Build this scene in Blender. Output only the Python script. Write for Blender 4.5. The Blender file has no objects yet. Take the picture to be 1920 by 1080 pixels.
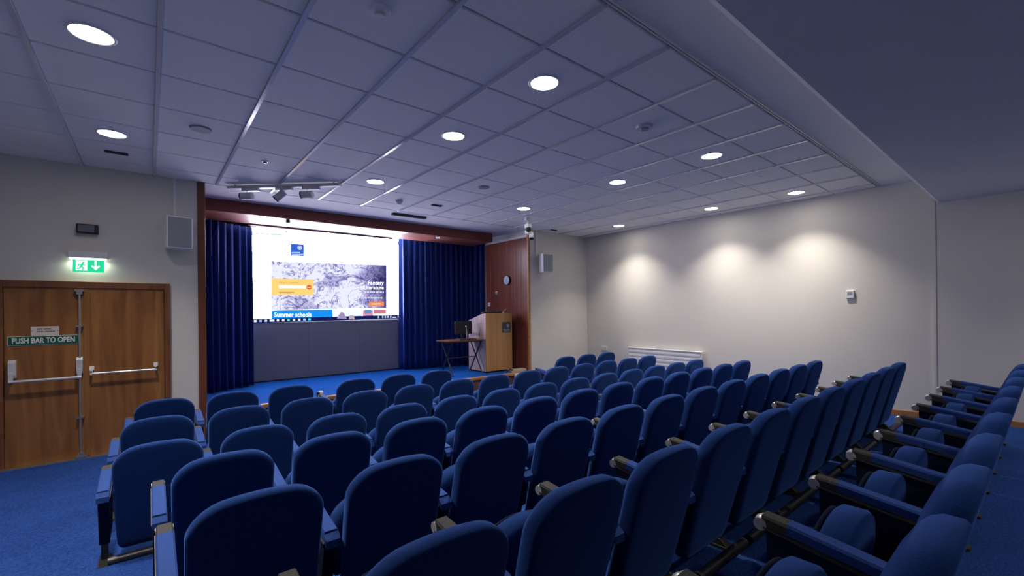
import bpy, math, random
from mathutils import Vector, Matrix
random.seed(7)
SC = bpy.context.scene
COL = SC.collection

# ------------------------------------------------------------------ camera
F_PX, YAW, HY, ROLL, CAM_Z = 831.375, 0.686, 581.897, -0.010, 1.52
cam_d = bpy.data.cameras.new('camera')
cam_d.sensor_width = 36.0
cam_d.lens = F_PX / 1920.0 * 36.0
cam_d.shift_y = (HY - 540.0) / 1920.0
cam_d.clip_start = 0.02
cam_o = bpy.data.objects.new('camera', cam_d)
COL.objects.link(cam_o)
fwd = Vector((math.sin(YAW), math.cos(YAW), 0))
right = Vector((math.cos(YAW), -math.sin(YAW), 0))
up = Vector((0, 0, 1))
r2 = right * math.cos(ROLL) + up * math.sin(ROLL)
u2 = up * math.cos(ROLL) - right * math.sin(ROLL)
mm = Matrix.Identity(4)
for i in range(3):
    mm[i][0], mm[i][1], mm[i][2] = r2[i], u2[i], -fwd[i]
mm[2][3] = CAM_Z
cam_o.matrix_world = mm
SC.camera = cam_o

# ------------------------------------------------------------------ world, view
w = bpy.data.worlds.new('world'); SC.world = w; w.use_nodes = True
w.node_tree.nodes['Background'].inputs[0].default_value = (0.02, 0.022, 0.03, 1)
w.node_tree.nodes['Background'].inputs[1].default_value = 1.0
SC.view_settings.view_transform = 'Standard'
SC.view_settings.look = 'None'
SC.view_settings.gamma = 1.0
SC.view_settings.use_curve_mapping = False
SC.view_settings.exposure = 0.70
SC.cycles.use_denoising = True
SC.cycles.max_bounces = 8
SC.cycles.diffuse_bounces = 5
SC.cycles.sample_clamp_indirect = 6.0

LAMP_W = 9.5                      # one ceiling downlight
LAMP_COL = (1.0, 0.93, 0.84)
SCREEN_GAIN = 26.0                  # white of the projection wall
SCREEN_TINT = (0.78, 0.75, 1.0)

# ------------------------------------------------------------------ room measures
YF = 6.56        # front wall plane
XR = 7.52        # right wall
XL = -1.9        # left wall (outside the frame)
YB = -2.6        # back wall (behind the camera)
ZC = 3.115       # tiled ceiling
ZL = 2.79        # lower ceiling at the rear
YL = 0.92        # front edge of the lower ceiling
XS0, XS1 = 0.54, 5.79   # stage opening
ZS = 0.32        # stage floor
YSC = 8.64       # projection wall

def at(px, py, **k):
    """world point where the photograph's pixel meets the plane X=, Y= or Z="""
    dx, dy = px - 960.0, py - 540.0
    c, s = math.cos(-ROLL), math.sin(-ROLL)
    dx, dy = dx * c - dy * s, dx * s + dy * c
    d = fwd + right * (dx / F_PX) + up * ((HY - 540.0 - dy) / F_PX)
    (a, v), = k.items()
    i = 'XYZ'.index(a)
    if i == 2: v -= CAM_Z
    p = d * (v / d[i]); p.z += CAM_Z
    return p

# ------------------------------------------------------------------ materials
def new_mat(name):
    m = bpy.data.materials.new(name); m.use_nodes = True
    return m, m.node_tree.nodes, m.node_tree.links, m.node_tree.nodes['Principled BSDF']

def plain(name, col, rough=0.6, metal=0.0, var=0.06, scale=30.0, bump=0.0, spec=0.5, sheen=0.0):
    m, n, l, b = new_mat(name)
    tc = n.new('ShaderNodeTexCoord'); no = n.new('ShaderNodeTexNoise')
    no.inputs['Scale'].default_value = scale; no.inputs['Detail'].default_value = 4
    l.new(tc.outputs['Object'], no.inputs['Vector'])
    r = n.new('ShaderNodeValToRGB')
    r.color_ramp.elements[0].position = 0.3; r.color_ramp.elements[1].position = 0.7
    r.color_ramp.elements[0].color = (*[c * (1 - var) for c in col], 1)
    r.color_ramp.elements[1].color = (*[min(1, c * (1 + var)) for c in col], 1)
    l.new(no.outputs['Fac'], r.inputs[0]); l.new(r.outputs[0], b.inputs['Base Color'])
    b.inputs['Roughness'].default_value = rough; b.inputs['Metallic'].default_value = metal
    b.inputs['Specular IOR Level'].default_value = spec
    if sheen:
        b.inputs['Sheen Weight'].default_value = sheen; b.inputs['Sheen Roughness'].default_value = 0.5
        b.inputs['Sheen Tint'].default_value = (0.14, 0.33, 1.0, 1)
    if bump:
        bp = n.new('ShaderNodeBump'); bp.inputs['Strength'].default_value = bump; bp.inputs['Distance'].default_value = 0.004
        l.new(no.outputs['Fac'], bp.inputs['Height']); l.new(bp.outputs['Normal'], b.inputs['Normal'])
    return m

def wood(name, c0, c1, rough=0.35, stretch=(9, 9, 0.7), spec=0.5):
    m, n, l, b = new_mat(name)
    tc = n.new('ShaderNodeTexCoord'); mp = n.new('ShaderNodeMapping')
    mp.inputs['Scale'].default_value = stretch
    l.new(tc.outputs['Object'], mp.inputs['Vector'])
    no = n.new('ShaderNodeTexNoise'); no.inputs['Scale'].default_value = 1.2
    no.inputs['Detail'].default_value = 8; no.inputs['Distortion'].default_value = 1.4
    l.new(mp.outputs[0], no.inputs['Vector'])
    r = n.new('ShaderNodeValToRGB')
    r.color_ramp.elements[0].position = 0.32; r.color_ramp.elements[1].position = 0.68
    r.color_ramp.elements[0].color = (*c0, 1); r.color_ramp.elements[1].color = (*c1, 1)
    l.new(no.outputs['Fac'], r.inputs[0]); l.new(r.outputs[0], b.inputs['Base Color'])
    b.inputs['Roughness'].default_value = rough
    b.inputs['Specular IOR Level'].default_value = spec
    return m

def emit(name, col, strength=1.0):
    m = bpy.data.materials.new(name); m.use_nodes = True
    n = m.node_tree.nodes; l = m.node_tree.links
    n.remove(n['Principled BSDF'])
    e = n.new('ShaderNodeEmission'); e.inputs[0].default_value = (*col, 1); e.inputs[1].default_value = strength
    l.new(e.outputs[0], n['Material Output'].inputs[0])
    return m

def carpet_mat(name, c0, c1):
    m, n, l, b = new_mat(name)
    tc = n.new('ShaderNodeTexCoord')
    no = n.new('ShaderNodeTexNoise'); no.inputs['Scale'].default_value = 90; no.inputs['Detail'].default_value = 6
    n2 = n.new('ShaderNodeTexNoise'); n2.inputs['Scale'].default_value = 3.0
    l.new(tc.outputs['Object'], no.inputs['Vector']); l.new(tc.outputs['Object'], n2.inputs['Vector'])
    mx = n.new('ShaderNodeMath'); mx.operation = 'MULTIPLY_ADD'; mx.inputs[1].default_value = 0.3
    l.new(n2.outputs['Fac'], mx.inputs[0]); l.new(no.outputs['Fac'], mx.inputs[2])
    r = n.new('ShaderNodeValToRGB'); r.color_ramp.elements[0].position = 0.45; r.color_ramp.elements[1].position = 0.85
    r.color_ramp.elements[0].color = (*c0, 1); r.color_ramp.elements[1].color = (*c1, 1)
    l.new(mx.outputs[0], r.inputs[0]); l.new(r.outputs[0], b.inputs['Base Color'])
    b.inputs['Roughness'].default_value = 0.95; b.inputs['Specular IOR Level'].default_value = 0.1
    bp = n.new('ShaderNodeBump'); bp.inputs['Strength'].default_value = 0.5; bp.inputs['Distance'].default_value = 0.006
    l.new(no.outputs['Fac'], bp.inputs['Height']); l.new(bp.outputs['Normal'], b.inputs['Normal'])
    return m

M = {}
M['wall'] = plain('wall_paint', (0.69, 0.66, 0.60), 0.8, var=0.015, scale=2.5, spec=0.2)
M['rear_wall'] = plain('rear_wall_paint', (0.26, 0.26, 0.26), 0.9, var=0.05, scale=2.5, spec=0.2)
M['plaster'] = plain('ceiling_plaster', (0.80, 0.79, 0.78), 0.85, var=0.02, scale=2.0, spec=0.2)
M['tile'] = plain('ceiling_tile', (0.84, 0.82, 0.80), 0.9, var=0.03, scale=60.0, bump=0.15, spec=0.15)
M['bar'] = plain('ceiling_bar_enamel', (0.62, 0.62, 0.66), 0.13, var=0.02, spec=0.9)
M['void'] = plain('ceiling_void', (0.05, 0.05, 0.06), 0.9)
M['carpet'] = carpet_mat('blue_carpet', (0.010, 0.032, 0.155), (0.026, 0.080, 0.31))
M['stage_carpet'] = carpet_mat('stage_carpet', (0.003, 0.065, 0.30), (0.008, 0.105, 0.42))
M['fabric'] = plain('blue_seat_fabric', (0.007, 0.027, 0.118), 0.9, var=0.18, scale=160.0, bump=0.25, spec=0.08, sheen=0.5)
M['pad'] = plain('armrest_fabric', (0.022, 0.06, 0.24), 0.8, var=0.15, scale=160.0, bump=0.2, spec=0.2, sheen=0.12)
M['panel_dark'] = plain('dark_side_cloth', (0.006, 0.012, 0.035), 0.9, var=0.15, scale=120, spec=0.15)
M['cap'] = plain('speckled_cap', (0.036, 0.035, 0.031), 0.75, var=0.5, scale=220)
M['silver'] = plain('silver_metal', (0.74, 0.74, 0.75), 0.28, metal=0.45, var=0.05)
M['steel'] = plain('brushed_steel', (0.55, 0.54, 0.52), 0.32, metal=0.9, var=0.05)
M['gunmetal'] = plain('gunmetal', (0.12, 0.12, 0.12), 0.45, metal=0.7, var=0.05)
M['black'] = plain('black_plastic', (0.012, 0.012, 0.014), 0.5, var=0.1)
M['black_metal'] = plain('black_metal', (0.018, 0.018, 0.022), 0.4, var=0.1)
M['door'] = wood('door_veneer', (0.17, 0.062, 0.016), (0.36, 0.155, 0.042), 0.38, (5, 5, 0.55))
M['frame'] = wood('door_frame_wood', (0.14, 0.05, 0.018), (0.23, 0.085, 0.03), 0.4)
M['jamb'] = wood('stage_jamb_wood', (0.13, 0.04, 0.016), (0.21, 0.07, 0.028), 0.4)
M['panelling'] = wood('stage_panelling', (0.13, 0.034, 0.022), (0.24, 0.07, 0.042), 0.3, (14, 14, 0.4))
M['pelmet'] = wood('pelmet_wood', (0.17, 0.032, 0.022), (0.26, 0.058, 0.036), 0.45, (0.4, 12, 12))
M['soffit_wood'] = wood('soffit_wood', (0.30, 0.09, 0.06), (0.42, 0.13, 0.09), 0.5, (0.5, 8, 8))
M['edge_wood'] = wood('stage_edge_wood', (0.36, 0.15, 0.05), (0.52, 0.25, 0.10), 0.4, (0.6, 10, 10))
M['oak'] = wood('lectern_oak', (0.42, 0.20, 0.062), (0.56, 0.29, 0.105), 0.42, (8, 8, 0.5))
M['laminate'] = wood('lectern_side_laminate', (0.46, 0.36, 0.34), (0.56, 0.46, 0.44), 0.5, (8, 8, 0.5))
M['skirting'] = wood('skirting_wood', (0.36, 0.15, 0.04), (0.5, 0.22, 0.07), 0.4, (8, 0.5, 8))
M['white'] = plain('white_enamel', (0.78, 0.78, 0.78), 0.45, var=0.02)
M['offwhite'] = plain('offwhite_plastic', (0.62, 0.62, 0.60), 0.5, var=0.03)
M['grille'] = plain('speaker_grille', (0.30, 0.32, 0.35), 0.6, var=0.12, scale=400, bump=0.2)
M['grey_panel'] = plain('grey_panel', (0.20, 0.21, 0.245), 0.6, var=0.04, scale=4)
M['dark_wall'] = plain('dark_back_wall', (0.02, 0.022, 0.03), 0.9)
M['curtain'] = plain('blue_velvet', (0.003, 0.022, 0.17), 0.6, var=0.12, scale=60, spec=0.3, sheen=0.3)
M['case_grey'] = plain('screen_case_grey', (0.16, 0.16, 0.18), 0.5, var=0.03)
M['glass_dark'] = plain('smoked_lens', (0.16, 0.18, 0.20), 0.12, var=0.05)
M['green'] = plain('sign_green', (0.0, 0.095, 0.06), 0.45, var=0.03)
M['sign_white'] = plain('sign_white', (0.72, 0.72, 0.70), 0.5, var=0.02)
M['paper'] = plain('notice_paper', (0.66, 0.58, 0.52), 0.6, var=0.03)
M['ink'] = plain('notice_ink', (0.12, 0.09, 0.08), 0.7)
M['plaque'] = plain('plaque_navy', (0.03, 0.04, 0.055), 0.35, var=0.1)
M['plaque_mark'] = plain('plaque_mark', (0.30, 0.34, 0.40), 0.5, var=0.2)
M['clock_face'] = plain('clock_face', (0.55, 0.68, 0.80), 0.4, var=0.02)
M['cream'] = plain('cream_plastic', (0.45, 0.40, 0.30), 0.5)
M['lamp'] = emit('lamp_diffuser', (1.0, 0.95, 0.88), 26.0)
M['exit_green'] = emit('exit_sign_green', (0.02, 0.55, 0.27), 0.8)
M['exit_white'] = emit('exit_sign_white', (0.80, 1.0, 0.84), 0.9)
M['exit_tube'] = emit('exit_sign_tube', (0.88, 1.0, 0.86), 4.0)

# ------------------------------------------------------------------ mesh building
LOC = {}
class MB:
    def __init__(self): self.v = []; self.f = []; self.s = []
    def add(self, vs, fs, smooth=False):
        o = len(self.v); self.v += [Vector(p) for p in vs]
        for f in fs: self.f.append([i + o for i in f]); self.s.append(smooth)
        return self
    def box(self, x0, x1, y0, y1, z0, z1):
        vs = [(x0,y0,z0),(x1,y0,z0),(x1,y1,z0),(x0,y1,z0),(x0,y0,z1),(x1,y0,z1),(x1,y1,z1),(x0,y1,z1)]
        return self.add(vs, [(0,3,2,1),(4,5,6,7),(0,1,5,4),(1,2,6,5),(2,3,7,6),(3,0,4,7)])
    def obox(self, c, ax, ay, az, hx, hy, hz):
        c = Vector(c); ax = Vector(ax).normalized(); ay = Vector(ay).normalized(); az = Vector(az).normalized()
        vs = [c + ax*hx*i + ay*hy*j + az*hz*k for k in (-1,1) for i,j in ((-1,-1),(1,-1),(1,1),(-1,1))]
        return self.add(vs, [(0,3,2,1),(4,5,6,7),(0,1,5,4),(1,2,6,5),(2,3,7,6),(3,0,4,7)])
    def prism(self, poly, axis, a, b, smooth=False):
        n = len(poly)
        def P(p, t):
            if axis == 'x': return (t, p[0], p[1])
            if axis == 'y': return (p[0], t, p[1])
            return (p[0], p[1], t)
        self.add([P(p, a) for p in poly] + [P(p, b) for p in poly],
                 [(i, (i+1) % n, n + (i+1) % n, n + i) for i in range(n)], smooth)
        self.add([P(p, a) for p in poly], [tuple(range(n-1, -1, -1))])
        self.add([P(p, b) for p in poly], [tuple(range(n))])
        return self
    def cyl(self, p0, p1, r0, r1=None, n=16, caps=True, smooth=True):
        p0, p1 = Vector(p0), Vector(p1); r1 = r0 if r1 is None else r1
        d = (p1 - p0).normalized(); a = d.orthogonal().normalized(); b = d.cross(a)
        c = [(math.cos(2*math.pi*i/n), math.sin(2*math.pi*i/n)) for i in range(n)]
        A = [p0 + (a*x + b*y)*r0 for x, y in c]; B = [p1 + (a*x + b*y)*r1 for x, y in c]
        self.add(A + B, [(i, (i+1) % n, n + (i+1) % n, n + i) for i in range(n)], smooth)
        if caps:
            self.add(A, [tuple(range(n-1, -1, -1))]); self.add(B, [tuple(range(n))])
        return self
    def tube(self, pts, r, n=10):
        for a, b in zip(pts[:-1], pts[1:]):
            self.cyl(a, b, r, n=n)
        for p in pts[1:-1]: self.ball(p, r, 8, 6)
        return self
    def ball(self, c, r, n=14, m=8, sz=1.0, sx=1.0, sy=1.0):
        c = Vector(c); vs = []; fs = []
        for j in range(m + 1):
            t = math.pi * j / m
            for i in range(n):
                p = 2*math.pi*i/n
                vs.append(c + Vector((r*sx*math.sin(t)*math.cos(p), r*sy*math.sin(t)*math.sin(p), r*sz*math.cos(t))))
        for j in range(m):
            for i in range(n):
                fs.append((j*n+i, (j+1)*n+i, (j+1)*n+(i+1) % n, j*n+(i+1) % n))
        return self.add(vs, fs, True)
    def quad(self, a, b, c, d): return self.add([a, b, c, d], [(0,1,2,3)])
    def mesh(self, name, off=Vector((0,0,0)), mat=None):
        me = bpy.data.meshes.new(name)
        me.from_pydata([tuple(p - off) for p in self.v], [], self.f)
        me.polygons.foreach_set('use_smooth', self.s)
        me.update()
        if mat: me.materials.append(M[mat] if isinstance(mat, str) else mat)
        return me
    def build(self, name, mat, parent=None, bevel=0.0, at_origin=False):
        if parent is None and not at_origin:
            xs = [p.x for p in self.v]; ys = [p.y for p in self.v]; zs = [p.z for p in self.v]
            off = Vector(((min(xs)+max(xs))/2, (min(ys)+max(ys))/2, min(zs)))
        else:
            off = LOC.get(parent.name, Vector((0,0,0))) if parent else Vector((0,0,0))
        o = bpy.data.objects.new(name, self.mesh(name, off, mat)); COL.objects.link(o)
        if parent: o.parent = parent
        else: o.location = off
        LOC[o.name] = off
        if bevel:
            md = o.modifiers.new('bevel', 'BEVEL'); md.width = bevel; md.segments = 2
            md.limit_method = 'ANGLE'; md.angle_limit = 0.6
        return o

def tag(o, label=None, cat=None, group=None, kind=None):
    if label: o['label'] = label
    if cat: o['category'] = cat
    if group: o['group'] = group
    if kind: o['kind'] = kind
    return o
def thing(name, loc, label, cat, group=None, kind=None):
    o = bpy.data.objects.new(name, None); COL.objects.link(o); o.location = loc
    o.empty_display_size = 0.1
    LOC[o.name] = Vector(loc)
    return tag(o, label, cat, group, kind)
def struct(o): o['kind'] = 'structure'; return o

def copy_tree(o, parent=None):
    c = o.copy(); COL.objects.link(c); c.parent = parent
    for ch in list(o.children): copy_tree(ch, c)
    return c

def text_mesh(s, size, bold=0.0, align='CENTER'):
    cu = bpy.data.curves.new('txt', 'FONT'); cu.body = s; cu.size = size; cu.align_x = align; cu.align_y = 'CENTER'
    cu.offset = bold; cu.resolution_u = 3
    ob = bpy.data.objects.new('txt', cu); COL.objects.link(ob)
    dg = bpy.context.evaluated_depsgraph_get(); dg.update()
    me = ob.evaluated_get(dg).to_mesh()
    vs = [v.co.copy() for v in me.vertices]; fs = [list(p.vertices) for p in me.polygons]
    bpy.data.objects.remove(ob); bpy.data.curves.remove(cu)
    return vs, fs
def add_text(mb, s, org, ux, uz, size, bold=0.0, align='CENTER', width=None):
    vs, fs = text_mesh(s, size, bold, align)
    if width:
        xs = [v.x for v in vs]; k = width / (max(xs) - min(xs))
        for v in vs: v.x *= k
    org = Vector(org); ux = Vector(ux); uz = Vector(uz)
    mb.add([org + ux * v.x + uz * v.y for v in vs], fs)
    return mb

# ================================================================== STRUCTURE
def ramp_z(y):
    pts = [(YB, 0.24), (0.3, 0.155), (1.2, 0.115), (3.6, 0.0), (YF + 0.1, 0.0)]
    for (a, za), (b, zb) in zip(pts[:-1], pts[1:]):
        if y <= b: return za + (zb - za) * (y - a) / (b - a)
    return 0.0
mb = MB()
ys = [YB - 0.1, 0.3, 1.2, 3.6, YF + 0.1]
for a, b in zip(ys[:-1], ys[1:]):
    mb.quad((XL - 0.1, a, ramp_z(a)), (XR + 0.1, a, ramp_z(a)), (XR + 0.1, b, ramp_z(b)), (XL - 0.1, b, ramp_z(b)))
n0 = len(mb.v)
mb.box(XL - 0.1, XR + 0.1, YB - 0.1, YF + 0.1, -0.25, -0.1)
struct(mb.build('floor', 'carpet'))

FLOOR = {7: 0.0, 6: 0.0, 5: 0.0, 4: 0.073, 3: 0.136, 2: 0.204, 1: 0.284}
for z, y0, y1 in ((FLOOR[4], 2.30, 3.46), (FLOOR[3], 1.50, 2.45), (FLOOR[2], 0.69, 1.65), (FLOOR[1], -0.30, 0.75)):
    x1 = 6.42 if z < 0.2 else 6.2
    mb = MB(); mb.box(-0.31, x1, y0, y1, -0.05, z)
    struct(mb.build('floor_tier', 'carpet', bevel=0.006))

# front wall either side of the stage
mb = MB(); mb.box(XL - 0.15, 0.46, YF, YF + 0.15, -0.2, ZC + 0.1); struct(mb.build('wall_front_left', 'wall'))
mb = MB(); mb.box(XS1 + 0.05, XR + 0.15, YF, YF + 0.15, -0.2, ZC + 0.1); struct(mb.build('wall_front_right', 'wall'))
mb = MB(); mb.box(XR, XR + 0.15, 0.93, YF + 0.15, -0.2, ZC + 0.1); struct(mb.build('wall_right', 'wall'))
mb = MB(); mb.box(XR - 0.02, XR + 0.15, YB, 0.93, -0.2, ZC + 0.1); struct(mb.build('wall_right_rear', 'wall'))
mb = MB(); mb.box(XL - 0.15, XL, YB, YF, -0.2, ZC + 0.1); struct(mb.build('wall_left', 'wall'))
mb = MB(); mb.box(XL - 0.15, XR + 0.15, YB - 0.15, YB, -0.2, ZC + 0.1); struct(mb.build('wall_back', 'rear_wall'))

mb = MB(); mb.box(XR - 0.026, XR, 0.915, 0.94, ramp_z(.93), ZC); struct(mb.build('trim_8', 'wall'))
# skirting on the right wall
mb = MB()
for x, ya, yb in ((XR, 0.93, 1.2), (XR, 1.2, 3.6), (XR, 3.6, YF), (XR - 0.02, YB, 0.3), (XR - 0.02, 0.3, 0.93)):
    za, zb = ramp_z(ya), ramp_z(yb)
    h = 0.065; t = 0.016
    mb.add([(x-t,ya,za-.02),(x,ya,za-.02),(x,yb,zb-.02),(x-t,yb,zb-.02),(x-t,ya,za+h),(x,ya,za+h),(x,yb,zb+h),(x-t,yb,zb+h)],
           [(0,3,2,1),(4,5,6,7),(0,1,5,4),(1,2,6,5),(2,3,7,6),(3,0,4,7)])
struct(mb.build('baseboard_right', 'skirting'))

# ---- tiled ceiling: void slab, margin, tiles, bars
mb = MB(); mb.box(XL, XR, YL, YF + 0.02, ZC + 0.035, ZC + 0.10)
ceil = struct(mb.build('ceiling', 'void'))
GX0, GY0, G = -1.141, 1.353, 0.6
gx = [XL] + [GX0 + G * i for i in range(0, 15)] + [XR]
gy = [1.475] + [GY0 + G * j for j in range(1, 9)] + [YF - 0.005]
tile_cache = {}
GAP = 0.006
for i in range(len(gx) - 1):
    for j in range(len(gy) - 1):
        wx, wy = gx[i+1] - gx[i], gy[j+1] - gy[j]
        key = (round(wx, 3), round(wy, 3))
        if key not in tile_cache:
            t = MB(); a, b = wx/2 - GAP - 0.004, wy/2 - GAP; e = 0.006
            # tegular tile: bevelled lower rim
            vs = [(-a,-b,.03),(a,-b,.03),(a,b,.03),(-a,b,.03), (-a,-b,e),(a,-b,e),(a,b,e),(-a,b,e),
                  (-a+e,-b+e,0),(a-e,-b+e,0),(a-e,b-e,0),(-a+e,b-e,0)]
            fs = [(0,1,5,4),(1,2,6,5),(2,3,7,6),(3,0,4,7),(4,5,9,8),(5,6,10,9),(6,7,11,10),(7,4,8,11),(11,10,9,8)]
            tile_cache[key] = t.add(vs, [tuple(reversed(f)) if 0 else f for f in fs]).mesh('ceiling_tile', mat='tile')
        o = bpy.data.objects.new('ceiling_tile', tile_cache[key]); COL.objects.link(o); o.parent = ceil
        o.location = Vector(((gx[i]+gx[i+1])/2, (gy[j]+gy[j+1])/2, ZC)) - LOC[ceil.name]
for x in gx[1:-1]:
    mb = MB(); mb.box(x - 0.0125, x + 0.0125, gy[0], gy[-1], ZC - 0.012, ZC + 0.034); mb.build('ceiling_bar', 'bar', ceil)
# plaster margin between tiles and lowered ceiling, with a shadow gap trim
mb = MB(); mb.box(XL, XR, YL - 0.02, 1.425, ZC, ZC + 0.12); struct(mb.build('ceiling_margin', 'plaster'))
mb = MB(); mb.box(XL, XR, 1.425, 1.437, ZC - 0.010, ZC + 0.03); mb.box(XL, XR, 1.449, 1.458, ZC - 0.006, ZC + 0.03)
struct(mb.build('trim_1', 'offwhite'))
# lower ceiling with a chamfered front edge
c = 0.045
mb = MB(); mb.prism([(YB, ZL), (YL - c, ZL), (YL - c*.4, ZL + c*.25), (YL, ZL + c), (YL, ZC + 0.1), (YB, ZC + 0.1)], 'x', XL, XR)
struct(mb.build('ceiling_rear', 'plaster'))

# ---- stage
mb = MB(); mb.box(XS0 - 0.08, XS1 + 0.06, YF + 0.03, 9.05, 0.0, ZS); struct(mb.build('stage_floor', 'stage_carpet'))
mb = MB(); mb.box(XS0, XS1, YF - 0.01, YF + 0.03, 0.0, ZS - 0.045)
st = struct(mb.build('stage_riser', 'jamb'))
mb = MB(); mb.box(XS0, XS1, YF - 0.03, YF + 0.06, ZS - 0.045, ZS + 0.004); struct(mb.build('trim_2', 'edge_wood', bevel=0.006))
mb = MB(); mb.box(XS0 - 0.08, XS1 + 0.1, 8.98, 9.10, ZS - 0.1, 3.6); struct(mb.build('wall_stage_back', 'dark_wall'))
mb = MB(); mb.box(XS0 - 0.10, XS0 - 0.02, YF + 0.02, 9.0, 0, 3.6); struct(mb.build('wall_stage_left', 'jamb'))
mb = MB(); mb.box(XS0 - 0.1, XS1 + 0.1, YF + 0.012, 9.05, ZC, ZC + 0.1); struct(mb.build('ceiling_stage', 'plaster'))
mb = MB(); mb.box(0.46, XS0, YF - 0.012, YF + 0.16, 0.0, ZC); struct(mb.build('trim_3', 'jamb', bevel=0.004))
# right flank: upright boards
mb = MB(); mb.box(XS1 + 0.018, XS1 + 0.12, YF + 0.02, 9.0, 0.0, ZC); wsr = struct(mb.build('wall_stage_right', 'wall'))
nb = 8; y0, y1 = YF + 0.03, 7.97; wb = (y1 - y0) / nb
for k in range(nb):
    mb = MB(); mb.box(XS1 - random.uniform(0, .003), XS1 + 0.02, y0 + wb*k + 0.0015, y0 + wb*(k+1) - 0.0015, ZS, 2.965)
    mb.build('board', 'panelling', wsr, bevel=0.003)
mb = MB(); mb.box(XS1 - 0.006, XS1 + 0.02, y0, y1, 2.968, 3.012); struct(mb.build('trim_4', 'white'))
mb = MB(); mb.box(XS1 - 0.004, XS1 + 0.05, YF - 0.012, YF + 0.03, 0.0, 3.0); struct(mb.build('trim_5', 'edge_wood', bevel=0.003))

# ================================================================== AUDITORIUM SEAT
HS, TILT = 0.748, math.tan(math.radians(14.5))
def back_outline(n_top=22):
    """closed outline (x, z) of the backrest, clockwise seen from behind"""
    W = 0.218; pts = []
    zb, zt = 0.105, HS
    def prof(x):
        a = abs(x) / W; e = max(0, (a - 0.476) / 0.524)
        return zt - 0.028 * a * a - 0.089 * (1 - math.sqrt(max(0, 1 - e * e * 0.998)))
    top = []
    for i in range(n_top + 1):
        t = math.pi * i / n_top
        x = -W * math.cos(t); top.append((x, prof(x)))
    side_r = [(W * s, z) for s, z in ((1.0, 0.58), (0.995, 0.50), (0.985, 0.40), (0.965, 0.28), (0.94, 0.18))]
    bot = [(W*0.925, zb + 0.035), (W*0.88, zb + 0.012), (W*0.80, zb), (0.09, zb), (0, zb), (-0.09, zb), (-W*0.80, zb), (-W*0.88, zb + 0.012), (-W*0.925, zb + 0.035)]
    pts = top + side_r + bot + [(-x, z) for x, z in reversed(side_r)]
    return pts
def make_back():
    out = back_outline(); n = len(out); cz = 0.44
    W_ = max(x for x, z in out); z0_, z1_ = min(z for x, z in out), max(z for x, z in out)
    zc_ = (z0_ + z1_) / 2; h_ = (z1_ - z0_) / 2
    def inset(d):
        return [(x * (W_ - d) / W_, zc_ + (z - zc_) * (h_ - d) / h_) for x, z in out]
    T = 0.085
    loops = [(0.05, 0.0), (0.018, 0.0015), (0.007, 0.006), (0.0, 0.018), (0.0, T - 0.03), (0.010, T - 0.01), (0.03, T + 0.004), (0.075, T + 0.018), (0.13, T + 0.026)]
    vs = []; fs = []
    for d, y in loops:
        for x, z in inset(d):
            vs.append((x, y + (HS - z) * TILT, z))
    for k in range(len(loops) - 1):
        for i in range(n):
            fs.append((k*n+i, k*n+(i+1) % n, (k+1)*n+(i+1) % n, (k+1)*n+i))
    a = len(vs); vs.append((0, 0 + (HS - cz) * TILT, cz)); vs.append((0, T + 0.03 + (HS - cz) * TILT, cz))
    L = (len(loops) - 1) * n
    for i in range(n):
        fs.append((a, (i+1) % n, i)); fs.append((a + 1, L + i, L + (i+1) % n))
    m = MB(); m.add(vs, fs, True)
    return m
def seat_plate(y0, y1, W, zb, zs, zt, rnd):
    """upright folded seat: tombstone outline with an arched top, rounded rims"""
    out = []
    n = 24
    for i in range(n + 1):
        t = math.pi * i / n
        out.append((-W * math.cos(t), zs + (zt - zs) * math.sin(t) ** 0.8))
    out += [(W, zs - .08), (W * .98, zb + .03), (W * .90, zb), (0, zb), (-W * .90, zb), (-W * .98, zb + .03), (-W, zs - .08)]
    cx_, cz_ = 0.0, (zb + zs) / 2 + .03
    loops = [(0.0, y0), (0.80, y0), (0.95, y0 + rnd * .25), (1.0, y0 + rnd), (1.0, y1 - rnd), (0.95, y1 - rnd * .25), (0.80, y1), (0.0, y1)]
    m = MB(); vs = []; fs = []; k = len(out)
    for sc, y in loops:
        for x, z in out: vs.append((cx_ + (x - cx_) * sc, y + (0.60 - z) * 0.10, cz_ + (z - cz_) * sc))
    for q in range(len(loops) - 1):
        for i in range(k): fs.append((q*k+i, q*k+(i+1) % k, (q+1)*k+(i+1) % k, (q+1)*k+i))
    return m.add(vs, fs, True)
proto = thing('auditorium_seat', (0, 0, 0), 'x', 'seat')
make_back().build('backrest', 'fabric', proto)
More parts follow.
